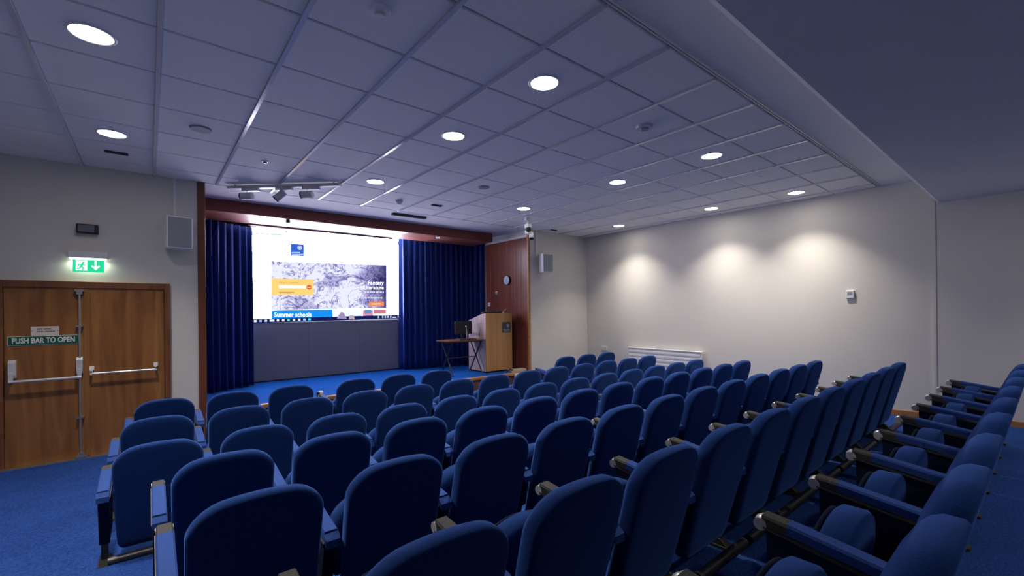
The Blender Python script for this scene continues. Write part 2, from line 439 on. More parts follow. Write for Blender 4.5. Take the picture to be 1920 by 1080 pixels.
# folded seat, leaning with the back
seat_plate(0.285, 0.385, 0.20, 0.17, 0.36, 0.528, 0.018).build('seat_cushion', 'fabric', proto)
seat_plate(0.3855, 0.405, 0.188, 0.18, 0.355, 0.512, 0.006).build('seat_shell', 'panel_dark', proto)
def arm(parent, x, end):
    p = MB()
    # padded top, rising a little towards the front
    ya, yb, za, zb, hw = 0.125, 0.440, 0.490, 0.533, 0.029
    prof = [(-hw, -0.034), (hw, -0.034), (hw, -0.008), (hw*0.8, 0.0), (-hw*0.8, 0.0), (-hw, -0.008)]
    A = [(x + a, ya, za + b) for a, b in prof]; B = [(x + a, yb, zb + b) for a, b in prof]
    n = len(prof)
    p.add(A + B, [((i+1) % n, i, n + i, n + (i+1) % n) for i in range(n)]); p.add(A, [tuple(range(n))]); p.add(B, [tuple(range(n-1, -1, -1))])
    # rounded drop at the rear
    p.add([(x-hw, ya, za-.034), (x+hw, ya, za-.034), (x+hw, ya, za-.008), (x-hw, ya, za-.008), (x-hw, ya-.03, za-.06), (x+hw, ya-.03, za-.06), (x+hw, ya-.028, za-.03), (x-hw, ya-.028, za-.03)],
          [(0,1,5,4), (3,7,6,2), (4,5,6,7), (0,4,7,3), (1,2,6,5)])
    pad = p.build('armrest', 'pad', parent)
    q = MB()
    A = [(x + a, yb, zb + b - 0.002) for a, b in prof]; B = [(x + a*0.95, yb + 0.075, zb + 0.008 + b - 0.002) for a, b in prof]
    q.add(A + B, [((i+1) % n, i, n + i, n + (i+1) % n) for i in range(n)]); q.add(A, [tuple(range(n))]); q.add(B, [tuple(range(n-1, -1, -1))])
    tag(q.build('arm_cap', 'cap', pad), 'speckled grey cap near the armrest front')
    t = MB(); t.ball((x, yb + 0.080, zb - 0.026), 0.026, 12, 8, sx=1.05)
    t.cyl((x - 0.029, yb + 0.080, zb - 0.026), (x + 0.029, yb + 0.080, zb - 0.026), 0.021, n=12)
    tag(t.build('arm_tip', 'silver', pad), 'silver rounded armrest tip')
    r = MB(); r.add([(x + s*0.032, y, z) for s in (-1, 1) for y, z in ((ya, za-.046), (yb+.07, zb-.030), (yb+.07, zb-.037), (ya, za-.053))],
                    [(0,1,2,3), (7,6,5,4), (0,4,5,1), (3,2,6,7), (1,5,6,2), (0,3,7,4)])
    r.build('arm_rail', 'gunmetal', pad)
    s = MB()
    prof2 = [(0.13, za - .05), (yb + 0.062, zb - .036), (yb + 0.055, 0.17), (0.225, 0.14)]
    s.prism([(y, z) for y, z in prof2], 'x', x - 0.024, x + 0.024)
    s.build('side_panel', 'panel_dark', parent)
    l = MB(); l.box(x - 0.016, x + 0.016, 0.225, 0.285, 0.02, 0.24); l.build('leg', 'black_metal', parent)
    f = MB(); f.prism([(x-.032, .16), (x+.032, .16), (x+.032, .36), (x-.032, .36)], 'z', 0.0, 0.016)
    f.prism([(0.18, .016), (0.34, .016), (0.30, .05), (0.215, .05)], 'x', x - 0.024, x + 0.024)
    tag(f.build('foot', 'cap', parent), 'cast metal foot')
arm(proto, 0.268, False)
b = MB(); b.cyl((-0.24, 0.085, 0.085), (0.24, 0.085, 0.085), 0.026, n=12); b.build('support_beam', 'black_metal', proto)

PT = 0.53
ROWS = {  # row number counted from the camera -> (Y of back top, first centre X, seats)
    1: (0.113, [0.82 + PT*k for k in range(10)]),
    2: (0.951, [0.047 + PT*k for k in range(12)]),
    3: (1.758, [0.303 + PT*k for k in range(12)]),
    4: (2.584, [0.293 + PT*k for k in range(12)]),
    5: (3.393, [0.045 + PT*k for k in range(13)]),
    6: (4.222, [0.050 + PT*k for k in range(13)]),
    7: (5.071, [0.108, 0.638, 1.168, 1.855, 2.385, 2.915, 5.344, 5.874, 6.404]),
}
ORD = ['leftmost', 'second from the left', 'third from the left', 'fourth from the left', 'fifth from the left', 'sixth from the left', 'seventh from the left',
       'eighth from the left', 'ninth from the left', 'tenth from the left', 'eleventh from the left', 'twelfth from the left', 'rightmost']
ORDR = ['rightmost', 'second from the right', 'third from the right', 'fourth from the right', 'fifth from the right', 'sixth from the right',
        'seventh from the right', 'eighth from the right', 'ninth from the right', 'tenth from the right', 'eleventh from the right', 'twelfth from the right']
RN = {7: 'front row by the stage', 6: 'second row from the stage', 5: 'third row from the stage', 4: 'fourth row from the stage',
      3: 'fifth row from the stage', 2: 'sixth row from the stage', 1: 'rear row nearest the camera'}
first = True
for r in (7, 6, 5, 4, 3, 2, 1):
    y, xs = ROWS[r]
    for k, x in enumerate(xs):
        o = proto if first else copy_tree(proto)
        first = False
        o.location = (x, y, FLOOR[r])
        if r == 1:
            for c_ in list(o.children):
                if c_.name.startswith('support_beam'): bpy.data.objects.remove(c_)
        if r in (1, 2): where = ORDR[len(xs) - 1 - k]
        else: where = 'rightmost' if k == len(xs) - 1 else ORD[k]
        tag(o, 'blue tip-up seat, %s in the %s' % (where, RN[r]), 'seat', 'blue auditorium seats in rows')
# end standards on the open left ends (local to that seat)
end_proto = None
bpy.context.view_layer.update()
for o in [o for o in COL.objects if o.name.startswith('auditorium_seat')]:
    x, y = o.location.x, o.location.y
    for r, (ry, xs) in ROWS.items():
        starts = {xs[0]} if r != 7 else {0.108, 1.855, 5.344}
        if abs(ry - y) < 0.01 and any(abs(x - s) < 0.01 for s in starts):
            if end_proto is None:
                before = set(COL.objects)
                LOC[o.name] = Vector((0, 0, 0))
                arm(o, -0.262, True)
                end_proto = [c for c in COL.objects if c not in before and c.parent == o]
            else:
                for c in end_proto: copy_tree(c, o)

# ================================================================== DOORS
def leaf(name, x0, x1):
    m = MB(); m.box(x0, x1, YF - 0.035, YF - 0.002, 0.012, 1.795)
    return struct(m.build(name, 'door', bevel=0.003))
d1 = leaf('door_1', -1.105, -0.512)
d2 = leaf('door_2', -0.506, 0.135)
m = MB(); m.box(-1.175, -1.108, YF - 0.05, YF, 0, 1.87); m.box(0.138, 0.19, YF - 0.05, YF, 0, 1.87); m.box(-1.108, 0.138, YF - 0.05, YF, 1.80, 1.87)
m.box(-1.108, 0.138, YF - 0.04, YF, 1.785, 1.80)
struct(m.build('trim_6', 'frame', bevel=0.004))
m = MB(); m.box(-1.175, 0.19, YF - 0.10, YF - 0.0, 0.0, 0.012); struct(m.build('trim_7', 'steel'))
m = MB(); m.box(-0.535, -0.489, YF - 0.047, YF - 0.036, 0.02, 1.785); m.build('astragal', 'door', d2)
# left leaf: upright bolt rod and push bar with two boxes
yr = YF - 0.075
m = MB(); m.cyl((-0.565, yr, 0.03), (-0.565, yr, 1.78), 0.009, n=10)
rod = m.build('bolt_rod', 'steel', d1)
for z in (0.44, 1.40):
    q = MB(); q.box(-0.592, -0.538, YF - 0.09, YF - 0.035, z - 0.008, z + 0.008); q.build('rod_guide', 'steel', rod)
q = MB(); q.box(-0.60, -0.53, YF - 0.09, YF - 0.035, 1.765, 1.785); q.box(-0.588, -0.542, YF - 0.085, YF - 0.035, 1.735, 1.765); q.build('rod_keep', 'steel', rod)
q = MB(); q.box(-0.61, -0.52, YF - 0.10, YF - 0.035, 0.012, 0.035); q.box(-0.585, -0.545, YF - 0.09, YF - 0.035, 0.035, 0.06); q.build('rod_keep', 'steel', rod)
m = MB()
for x, w_ in ((-1.045, 0.026), (-0.568, 0.024)):
    m.prism([(YF - 0.036, 0.90), (YF - 0.036, 1.075), (YF - 0.075, 1.075), (YF - 0.095, 1.05), (YF - 0.095, 0.93), (YF - 0.08, 0.90)], 'x', x - w_, x + w_)
hb = m.build('push_bar_housing', 'silver', d1, bevel=0.004)
q = MB()
for x in (-1.050, -0.568):
    q.obox((x, YF - 0.105, 0.905), (1,0,0), (0,1,0), (0,0,1), 0.016, 0.016, 0.045)
q.cyl((-1.058, YF - 0.118, 0.868), (-0.552, YF - 0.118, 0.868), 0.0135, n=12)
q.build('push_bar', 'silver', d1)
# right leaf: plain pull bar between two brackets
q = MB(); q.cyl((-0.485, YF - 0.105, 0.893), (0.062, YF - 0.105, 0.893), 0.011, n=12); q.build('push_bar', 'silver', d2)
for x in (-0.478, 0.055):
    q = MB(); q.box(x - 0.020, x + 0.020, YF - 0.06, YF - 0.035, 0.925, 0.965); q.box(x - 0.010, x + 0.010, YF - 0.116, YF - 0.04, 0.90, 0.925)
    q.box(x - 0.009, x + 0.009, YF - 0.116, YF - 0.095, 0.88, 0.925)
    q.build('bar_bracket', 'white', d2, bevel=0.003)
# signs on the left leaf
ys = YF - 0.0385
t = thing('push_bar_sign', (-0.825, ys, 1.22), 'long green push bar to open sign on the left door leaf', 'sign')
m = MB(); m.box(-1.08, -0.575, ys - 0.001, ys + 0.003, 1.215, 1.310); m.build('sign_border', 'sign_white', t)
m = MB(); m.box(-1.075, -0.580, ys - 0.004, ys - 0.001, 1.220, 1.305); m.build('sign_plate', 'green', t)
m = MB(); add_text(m, 'PUSH BAR TO OPEN', (-0.8275, ys - 0.006, 1.262), (1,0,0), (0,0,1), 0.075, 0.0022, width=0.445)
m.build('lettering', 'sign_white', t)
t = thing('fire_notice', (-0.825, ys, 1.31), 'small cream notice fixed above the green door sign', 'notice')
m = MB(); m.box(-0.922, -0.722, ys - 0.002, ys + 0.003, 1.3105, 1.405); m.build('notice_plate', 'paper', t)
m = MB()
for z, runs in ((1.377, (4, 6)), (1.352, (5, 8))):
    x = -0.878
    for n in runs:
        for k in range(n):
            m.box(x, x + 0.006, ys - 0.0035, ys - 0.002, z - 0.006, z + 0.006); x += 0.0092
        x += 0.010
m.build('printed_lines', 'ink', t)
m = MB()
for x in (-0.914, -0.731): m.cyl((x, ys - 0.004, 1.358), (x, ys - 0.001, 1.358), 0.004, n=8)
m.build('screw', 'ink', t)

# exit sign
t = thing('exit_sign', (-0.49, YF - 0.05, 1.98), 'lit green running man exit sign above the wooden doors', 'exit sign')
m = MB(); m.box(-0.648, -0.345, YF - 0.10, YF, 2.118, 2.188); m.build('housing', 'white', t, bevel=0.006)
m = MB(); m.box(-0.635, -0.36, YF - 0.092, YF - 0.015, 2.104, 2.117); m.build('light_tube', 'exit_tube', t)
yp = YF - 0.055
m = MB(); m.box(-0.615, -0.372, yp, yp + 0.006, 1.972, 2.103); m.build('sign_panel', 'exit_green', t)
m = MB(); m.box(-0.592, -0.505, yp - 0.002, yp, 1.988, 2.095); m.build('doorway_mark', 'exit_white', t)
m = MB()
m.cyl((-0.535, yp - 0.004, 2.072), (-0.535, yp - 0.002, 2.072), 0.009, n=10)
for a, b, r in (((-.538,2.06),(-.553,2.03),.009), ((-.541,2.055),(-.522,2.043),.0045), ((-.545,2.053),(-.568,2.05),.0045), ((-.568,2.05),(-.572,2.035),.004),
                ((-.553,2.03),(-.535,2.015),.006), ((-.535,2.015),(-.540,1.995),.005), ((-.553,2.03),(-.562,2.01),.006), ((-.562,2.01),(-.582,2.005),.005)):
    A, B = Vector((a[0], 0, a[1])), Vector((b[0], 0, b[1])); d = (B - A).normalized()
    m.obox(((a[0]+b[0])/2, yp - 0.003, (a[1]+b[1])/2), d, (0,1,0), d.cross(Vector((0,1,0))), (B-A).length/2 + r*0.5, 0.001, r)
m.build('running_man', 'exit_green', t)
m = MB(); m.box(-0.447, -0.431, yp - 0.002, yp, 2.02, 2.09)
m.add([(-.475, yp-.002, 2.036), (-.463, yp-.002, 2.046), (-.439, yp-.002, 2.016), (-.439, yp-.002, 1.994)], [(0,3,2,1)])
m.add([(-.403, yp-.002, 2.036), (-.415, yp-.002, 2.046), (-.439, yp-.002, 2.016), (-.439, yp-.002, 1.994)], [(0,1,2,3)])
m.build('arrow', 'exit_white', t)
ld = bpy.data.lights.new('exit_light', 'AREA'); ld.shape = 'RECTANGLE'; ld.size = 0.26; ld.size_y = 0.05; ld.energy = 1.3; ld.color = (0.85, 1.0, 0.78)
lo = bpy.data.objects.new('exit_light', ld); COL.objects.link(lo); lo.parent = t
lo.location = Vector((-0.497, YF - 0.035, 2.100)) - LOC[t.name]; lo.rotation_euler = (math.radians(-20), 0, 0)

# emergency lamp above
t = thing('emergency_lamp', (-0.5, YF, 2.38), 'small dark framed emergency lamp high above the exit sign', 'lamp')
m = MB(); m.box(-0.587, -0.414, YF - 0.07, YF, 2.385, 2.482); m.build('casing', 'black', t, bevel=0.008)
m = MB(); m.box(-0.570, -0.445, YF - 0.078, YF - 0.068, 2.397, 2.470); m.build('lens', 'glass_dark', t, bevel=0.003)

# ================================================================== LOUDSPEAKERS
def speaker(loc, rz, w_, h_, d_, label, brk=.06):
    t = thing('loudspeaker', loc, label, 'loudspeaker', 'wall loudspeakers beside the stage')
    R = Matrix.Rotation(rz, 4, 'Z')
    def put(m, name, mat, bevel=0.0):
        for v in m.v: v[:] = (R @ v) + Vector(loc)
        return m.build(name, mat, t, bevel)
    m = MB(); m.box(-w_/2, w_/2, -d_/2, d_/2, 0, h_); put(m, 'cabinet', 'white', 0.008)
    m = MB(); m.box(-w_/2 + .013, w_/2 - .013, -d_/2 - .006, -d_/2 + .003, .013, h_ - .013); put(m, 'grille', 'grille', 0.004)
    m = MB(); m.box(-.03, .03, d_/2, d_/2 + brk, h_*.35, h_*.65); put(m, 'wall_bracket', 'offwhite', 0.003)
    return t
t = speaker((0.270, YF - 0.15, 2.268), math.radians(8), 0.245, 0.365, 0.16, 'white loudspeaker on the wall left of the stage curtain')
t = speaker((6.10, YF - 0.19, 2.265), math.radians(-10), 0.24, 0.365, 0.16, 'white loudspeaker turned sideways right of the stage wood panelling', .13)
def conduit(x, z0, lab):
    m = MB(); m.box(x - .012, x + .012, YF - 0.02, YF, z0, ZC); tag(m.build('cable_conduit', 'white'), lab, 'conduit', 'speaker cable conduits')
conduit(0.245, 2.60, 'thin upright cable conduit above the left loudspeaker')
conduit(5.99, 2.60, 'thin upright cable conduit above the right loudspeaker')

# ================================================================== STAGE DRESSING
t = thing('pelmet', (3.0, 7.7, 2.945), 'reddish wooden pelmet beam spanning above the stage curtains', 'pelmet')
m = MB(); m.box(XS0 + .002, 5.52, 7.36, 7.40, 2.945, ZC - .002); m.build('fascia', 'pelmet', t, bevel=0.003)
m = MB(); m.box(XS0, 1.23, 7.40, 8.12, 2.945, 2.965); m.build('soffit_board', 'soffit_wood', t)
m = MB(); m.box(3.66, 5.52, 7.40, 8.12, 2.945, 2.965); m.build('soffit_board', 'soffit_wood', t)
m = MB(); m.box(1.235, 3.655, 7.40, 8.10, 2.947, 2.967); tag(m.build('soffit_lit_patch', 'white', t), 'screen-lit middle of the wooden pelmet soffit, coloured white')  # wood soffit coloured white here to stand for the screen's light on it
m = MB(); m.box(1.235, 3.655, 8.10, 8.12, 2.918, 2.967); m.build('soffit_lip', 'pelmet', t)
m = MB(); p = at(540, 414, Y=7.45); m.box(p.x - .025, p.x + .025, 7.42, 7.47, 2.895, 2.944)
tag(m.build('sensor_box', 'black'), 'tiny dark sensor box under the pelmet above the screen', 'sensor')
m = MB(); p = at(820, 445, Y=7.34); m.cyl((p.x, 7.345, p.z), (p.x + 0.03, 7.27, p.z - 0.01), 0.02, n=12); m.box(p.x - .012, p.x + .012, 7.345, 7.362, p.z - .02, p.z + .03)
tag(m.build('pelmet_spotlight', 'white'), 'tiny white spotlight on the pelmet over the right curtain', 'spotlight')

def curtain(name, pts, z0, z1, folds, amp, label, seed, flare=0.0):
    rnd = random.Random(seed)
    # sample along the plan polyline
    L = [0]
    for a, b in zip(pts[:-1], pts[1:]): L.append(L[-1] + math.dist(a, b))
    nseg = folds * 14; nz = 14
    ph = [rnd.uniform(-.6, .6) for _ in range(folds + 2)]; am = [rnd.uniform(.6, 1.35) for _ in range(folds + 2)]
    vs = []; fs = []
    for j in range(nz + 1):
        tz = j / nz; z = z0 + (z1 - z0) * tz
        for i in range(nseg + 1):
            s = L[-1] * i / nseg
            for q in range(len(L) - 1):
                if s <= L[q+1] + 1e-9: break
            u = (s - L[q]) / (L[q+1] - L[q])
            ax, ay = pts[q]; bx, by = pts[q+1]
            d = Vector((bx - ax, by - ay)).normalized(); nn = Vector((d.y, -d.x))
            f = i / nseg * folds; k = int(f); fr = f - k
            a0 = am[k] * (1 - fr) + am[k+1] * fr; p0 = ph[k] * (1 - fr) + ph[k+1] * fr
            wv = math.sin(2*math.pi*f + p0 + 0.35*math.sin(2*tz + k)) * amp * a0 * (1.12 - 0.28 * tz)
            wv += 0.25 * amp * math.sin(4*math.pi*f + 2*p0 + tz)
            p = Vector((ax + (bx-ax)*u, ay + (by-ay)*u)) + nn * wv + d * (flare * (0.5 - abs(i/nseg - .5)) * (1 - tz))
            vs.append((p.x, p.y, z))
    n = nseg + 1
    for j in range(nz):
        for i in range(nseg): fs.append((j*n+i, j*n+i+1, (j+1)*n+i+1, (j+1)*n+i))
    m = MB(); m.add(vs, fs, True)
    o = m.build(name, 'curtain')
    md = o.modifiers.new('thick', 'SOLIDIFY'); md.thickness = 0.004
    return tag(o, label, 'curtain', 'blue stage curtains')
curtain('stage_curtain', [(0.585, 7.92), (0.95, 8.20), (1.305, 8.38)], ZS + 0.01, 2.925, 7, 0.05, 'dark blue pleated stage curtain left of the screen', 3)
curtain('stage_curtain', [(4.06, 8.60), (4.045, 8.50), (4.5, 8.36), (5.2, 8.26), (5.56, 8.20), (5.765, 8.0)], ZS + 0.01, 3.09, 17, 0.045, 'wide dark blue pleated stage curtain right of the screen', 5)

# ---- lower grey panels under the picture
zb = at(472, 606, Y=YSC).z
t = thing('panel_screen', (2.7, YSC, ZS), 'dark grey flat panelling below the lit screen', 'panelling')
xa, xb = at(472, 700, Y=YSC).x, at(752, 690, Y=YSC).x
cuts = [xa, at(580, 660, Y=YSC).x, at(675, 660, Y=YSC).x, xb]
for a, b in zip(cuts[:-1], cuts[1:]):
    m = MB(); m.box(a + .0015, b - .0015, YSC + 0.01, YSC + 0.05, ZS + 0.02, zb - 0.002); m.build('panel', 'grey_panel', t, bevel=0.002)
m = MB(); m.box(xa, xb, YSC + 0.02, YSC + 0.05, ZS, ZS + 0.02); m.build('plinth', 'black', t)
m = MB(); m.box(xa - 0.06, xa - 0.002, YSC + 0.0, YSC + 0.06, ZS, 2.98); tag(m.build('screen_gap_strip', 'black'), 'dark gap at the left edge of the screen, filled with black', 'gap')  # solid black strip standing for the dark gap beside the screen

# ---- the lit screen
def ecol(r, g, b, k=1.0): return (r * k, g * k, b * k)
emats = {}
def em(col, k=1.0):
    key = (col, k)
    if key not in emats: emats[key] = emit('screen_light', col, k if k > 5 else k * 0.65)
    return emats[key]
WHITE = em(SCREEN_TINT, SCREEN_GAIN)
t = thing('projection_screen', (2.7, YSC, zb), 'large lit screen showing a web page between the blue curtains', 'screen')
def q4(a, b, c, d, dy, mat, name):
    ps = [at(x, y, Y=YSC - dy) for x, y in (a, b, c, d)]
    m = MB(); n = [Vector((p.x, p.y + 0.0008, p.z)) for p in ps]
    m.add(ps + n, [(3,2,1,0), (4,5,6,7), (0,1,5,4), (1,2,6,5), (2,3,7,6), (3,0,4,7)])
    return m.build(name, mat, t)
TL, TR, BR, BL = (472, 426.5), (752.5, 447), (752.5, 596), (472, 605)
def sp(u, v, dy=0.0):
    """point on the picture: u to the right, v downwards, 0..1"""
    x = TL[0] + (TR[0] - TL[0]) * u
    yt = TL[1] + (TR[1] - TL[1]) * u; ybm = BL[1] + (BR[1] - BL[1]) * u
    return at(x, yt + (ybm - yt) * v, Y=YSC - dy)
def uv(px, py):
    u = (px - TL[0]) / (TR[0] - TL[0])
    yt = TL[1] + (TR[1] - TL[1]) * u; ybm = BL[1] + (BR[1] - BL[1]) * u
    return u, (py - yt) / (ybm - yt)
m = MB(); a = sp(-.004, -.006); b_ = sp(1.004, -.006)
m.box(a.x, b_.x, YSC + 0.004, YSC + 0.05, zb - 0.0, max(a.z, b_.z)); m.build('backing', 'white', t)
pl, pr = at(472, 419.5, Y=YSC), at(752.5, 444.5, Y=YSC)
m = MB(); m.box(a.x, b_.x, YSC - 0.02, YSC + 0.03, max(a.z, b_.z) + 0.001, ZC - 0.003); m.build('screen_case', 'case_grey', t, bevel=0.006)
def rect(u0, v0, u1, v1, dy, mat, name):
    ps = [sp(u0, v0, dy), sp(u1, v0, dy), sp(u1, v1, dy), sp(u0, v1, dy)]
    m = MB(); n = [Vector((p.x, p.y + 0.0008, p.z)) for p in ps]
    m.add(ps + n, [(3,2,1,0), (4,5,6,7), (0,1,5,4), (1,2,6,5), (2,3,7,6), (3,0,4,7)])
    return m.build(name, mat, t)
rect(0, 0, 1, 1, 0.0, WHITE, 'page')
rect(0.10, 0.14, 0.935, 0.985, 0.001, em((.82, .80, 1.0), 6.0), 'page_column')
def R(px0, py0, px1, py1, dy, mat, name):
    u0, v0 = uv(px0, py0); u1, v1 = uv(px1, py1)
    return rect(u0, v0, u1, v1, dy, mat, name)
# browser bars
R(474, 431, 750, 446.5, .002, em((.75, .86, 1.0), 1.6), 'address_bar') if False else None
rect(0.0, 0.038, 1.0, 0.085, .002, em((.82, .93, 1.0), 1.25), 'address_bar')
rect(0.225, 0.012, 0.24, 0.03, .003, em((.2, .22, .4), 1.0), 'tab_icon')
rect(0.13, 0.052, 0.2, 0.062, .003, em((.45, .75, .8), 1.0), 'address_text')
for k in range(3): rect(0.03 + .035*k, 0.055, 0.045 + .035*k, 0.065, .003, em((.6, .65, .8), 1.0), 'browser_button')
# crest logo
blue = em((.03, .12, .62), 1.0)
R(546, 457, 570, 480.5, .002, blue, 'logo_square')
m = MB()
cxy = Vector(sp(*uv(562.5, 464.5), .004))
for ri, ro in ((0.0, 0.02), (0.028, 0.040)):
    n = 20; vs = []; fs = []
    for i in range(n):
        a_ = 2*math.pi*i/n
        vs += [cxy + Vector((ri*math.cos(a_), 0, ri*math.sin(a_))), cxy + Vector((ro*math.cos(a_), 0, ro*math.sin(a_)))]
    for i in range(n): fs.append((2*i, 2*i+1, 2*((i+1) % n)+1, 2*((i+1) % n)))
    m.add(vs, fs)
m.build('crest', em((.75, .82, 1.0), 1.0), t)
for y_, x1_ in ((472.5, 562), (476, 568)):
    x_ = 548
    while x_ < x1_:
        R(x_, y_, x_ + 1.5, y_ + 2.2, .004, em((.7, .8, 1.0), 1.0), 'logo_lettering'); x_ += 2.2
# page banner drawing
def art():
    m_ = bpy.data.materials.new('pen_drawing'); m_.use_nodes = True
    n = m_.node_tree.nodes; l = m_.node_tree.links; n.remove(n['Principled BSDF'])
    tc = n.new('ShaderNodeTexCoord')
    n1 = n.new('ShaderNodeTexNoise'); n1.inputs['Scale'].default_value = 1.9; n1.inputs['Detail'].default_value = 2
    n2 = n.new('ShaderNodeTexNoise'); n2.inputs['Scale'].default_value = 2.6; n2.inputs['Detail'].default_value = 7; n2.inputs['Distortion'].default_value = 2.2
    n3 = n.new('ShaderNodeTexNoise'); n3.inputs['Scale'].default_value = 14; n3.inputs['Detail'].default_value = 4; n3.inputs['Distortion'].default_value = 1.2
    for q in (n1, n2, n3): l.new(tc.outputs['Object'], q.inputs['Vector'])
    sx = n.new('ShaderNodeSeparateXYZ'); l.new(tc.outputs['Object'], sx.inputs[0])
    def ramp(src, p0, p1, a, b):
        r = n.new('ShaderNodeMapRange'); r.inputs['From Min'].default_value = p0; r.inputs['From Max'].default_value = p1
        r.inputs['To Min'].default_value = a; r.inputs['To Max'].default_value = b; l.new(src, r.inputs['Value']); return r.outputs[0]
    def math_(op, a, b):
        q = n.new('ShaderNodeMath'); q.operation = op
        l.new(a, q.inputs[0])
        if isinstance(b, float): q.inputs[1].default_value = b
        elif b is not None: l.new(b, q.inputs[1])
        return q.outputs[0]
    ridge = math_('ABSOLUTE', math_('SUBTRACT', n2.outputs['Fac'], 0.5), None)
    line = ramp(ridge, 0.0, 0.035, 0.22, 1.0)
    dark = ramp(n1.outputs['Fac'], 0.40, 0.55, 0.40, 1.0)
    fine = ramp(n3.outputs['Fac'], 0.36, 0.52, 0.55, 1.0)
    side = ramp(sx.outputs['X'], 0.40, 1.00, 1.0, 0.10)
    v = math_('MULTIPLY', math_('MULTIPLY', line, dark), math_('MULTIPLY', fine, side))
    cr = n.new('ShaderNodeValToRGB'); e = cr.color_ramp.elements
    e[0].position = 0.02; e[0].color = (0.035, 0.03, 0.13, 1); e[1].position = 0.62; e[1].color = (0.80, 0.82, 1.0, 1)
    x = e.new(0.25); x.color = (0.30, 0.28, 0.58, 1)
    l.new(v, cr.inputs[0])
    em_ = n.new('ShaderNodeEmission'); em_.inputs[1].default_value = 0.66; l.new(cr.outputs[0], em_.inputs[0]); l.new(em_.outputs[0], n['Material Output'].inputs[0])
    return m_
R(509, 489.5, 725, 577.5, .002, art(), 'banner_drawing')
R(509, 522, 588.5, 553.5, .004, em((1.0, .66, .20), 1.0), 'search_box')
R(523, 534.5, 574, 541, .006, em((1.0, .97, .92), 1.0), 'search_field')
m = MB(); c0 = sp(*uv(580, 538.8), .006)
m.cyl(c0, c0 + Vector((0, -.001, 0)), 0.042, n=18, smooth=False); m.build('search_button', em((.85, .09, .04), 1.0), t)
R(577, 538, 583, 539.6, .0085, em((1.0, .8, .6), 1.0), 'button_mark')
def stext(s, px, py, h_px, mat, name, align='LEFT', bold=0.0, wpx=None):
    o_ = sp(*uv(px, py), .008); k = (sp(*uv(px, py)) - sp(*uv(px, py + 1))).length
    kx = (sp(*uv(px + 1, py)) - sp(*uv(px, py))).length
    m = MB(); ux = (sp(*uv(px + 1, py)) - sp(*uv(px, py))).normalized(); ux.y = 0
    add_text(m, s, o_, ux, (0,0,1), h_px * k, bold, align, width=wpx * kx if wpx else None)
    return m.build(name, mat, t)
stext('Find a course', 524, 529.8, 5.6, em((.55, .33, .12), 1.0), 'lettering', wpx=36)
R(524, 547.2, 552, 549.6, .006, em((.55, .34, .14), 1.0), 'link_line')
wt = em((.95, .97, 1.0), 1.6)
stext('Fantasy', 720, 530.5, 9.5, wt, 'lettering', 'RIGHT', .0012, 29)
stext('Literature', 720, 539.5, 9.5, wt, 'lettering', 'RIGHT', .0012, 36)
for y_, x0_ in ((546.5, 684), (557.5, 679)):
    x_ = x0_
    while x_ < 718:
        w_ = 3 + (x_ * 7 % 4); R(x_, y_, min(x_ + w_, 720), y_ + 2.2, .006, em((.75, .76, .9), 1.0), 'caption_line'); x_ += w_ + 1.2
R(692.5, 566, 720, 573.5, .006, em((1.0, .26, .08), 1.0), 'orange_button')
R(697, 569, 715, 570.6, .0085, em((1.0, .8, .65), 1.0), 'button_mark')
R(509.5, 582, 624.5, 598.4, .002, em((.01, .28, .95), 1.0), 'blue_banner')
stext('Summer schools', 514.5, 590.3, 12.6, wt, 'lettering', 'LEFT', .0015, 73)
R(627, 582, 679, 598.0, .002, em((.80, .88, 1.0), 1.1), 'photo_tile')
m = MB(); p = sp(*uv(641, 590), .006)
m.add([p + Vector((-.09, 0, -.075)), p + Vector((.10, 0, -.085)), p + Vector((.05, 0, .02)), p + Vector((.0, 0, .06)), p + Vector((-.05, 0, .0))], [(4,3,2,1,0)])
m.build('photo_figure', em((.35, .28, .48), 1.0), t)
m = MB(); p = sp(*uv(660, 594), .006)
m.add([p + Vector((-.06, 0, -.05)), p + Vector((.06, 0, -.05)), p + Vector((.03, 0, .03)), p + Vector((-.04, 0, .03))], [(3,2,1,0)])
m.build('photo_figure', em((.5, .4, .5), 1.0), t)
R(680.5, 581.5, 700, 597.2, .002, em((.75, .28, .48), 1.0), 'photo_tile')
R(684, 580.5, 697, 588, .004, em((.12, .30, .55), 1.0), 'photo_figure')
R(700.5, 580.5, 724.5, 588.5, .002, em((.62, .20, .25), 1.0), 'photo_tile')
# task bar
def bar_y(px, off): return BL[1] + (BR[1] - BL[1]) * (px - TL[0]) / (TR[0] - TL[0]) + off
q4((472, bar_y(472, -6.3)), (752.5, bar_y(752.5, -6.0)), (752.5, bar_y(752.5, 0.9)), (472, bar_y(472, 1.2)), .003, em((.006, .014, .09), 1.0), 'task_bar')
icons = [(479, (.9,.95,1)), (489, (.35,.4,.7)), (499, (.6,.65,.9)), (510.5, (.55,.95,1)), (521.5, (.9,.75,.6)), (531.5, (1,.97,.85)), (541.5, (.1,.85,.5)), (551.5, (.75,.7,1)), (561.5, (.95,.8,.95)), (571, (.3,.6,.95)), (581, (.05,.75,1)),
         (710, (.5,.55,.8)), (718, (.5,.55,.8)), (723, (.6,.6,.85)), (728, (.6,.6,.85)), (733, (.6,.6,.85)), (747.5, (.8,.8,1))]
for x_, c_ in icons:
    hw = 2.2 if x_ < 600 else 1.3
    if x_ == 510.5: hw = 4.3
    yy = bar_y(x_, -2.7)
    q4((x_-hw, yy-1.9), (x_+hw, yy-1.9), (x_+hw, yy+1.9), (x_-hw, yy+1.9), .006, em(c_, 1.1), 'task_icon')
yy = bar_y(740, -2.6); q4((736, yy+.3), (743.5, yy+.3), (743.5, yy+2), (736, yy+2), .006, em((.8, .85, 1), 1.1), 'task_clock')
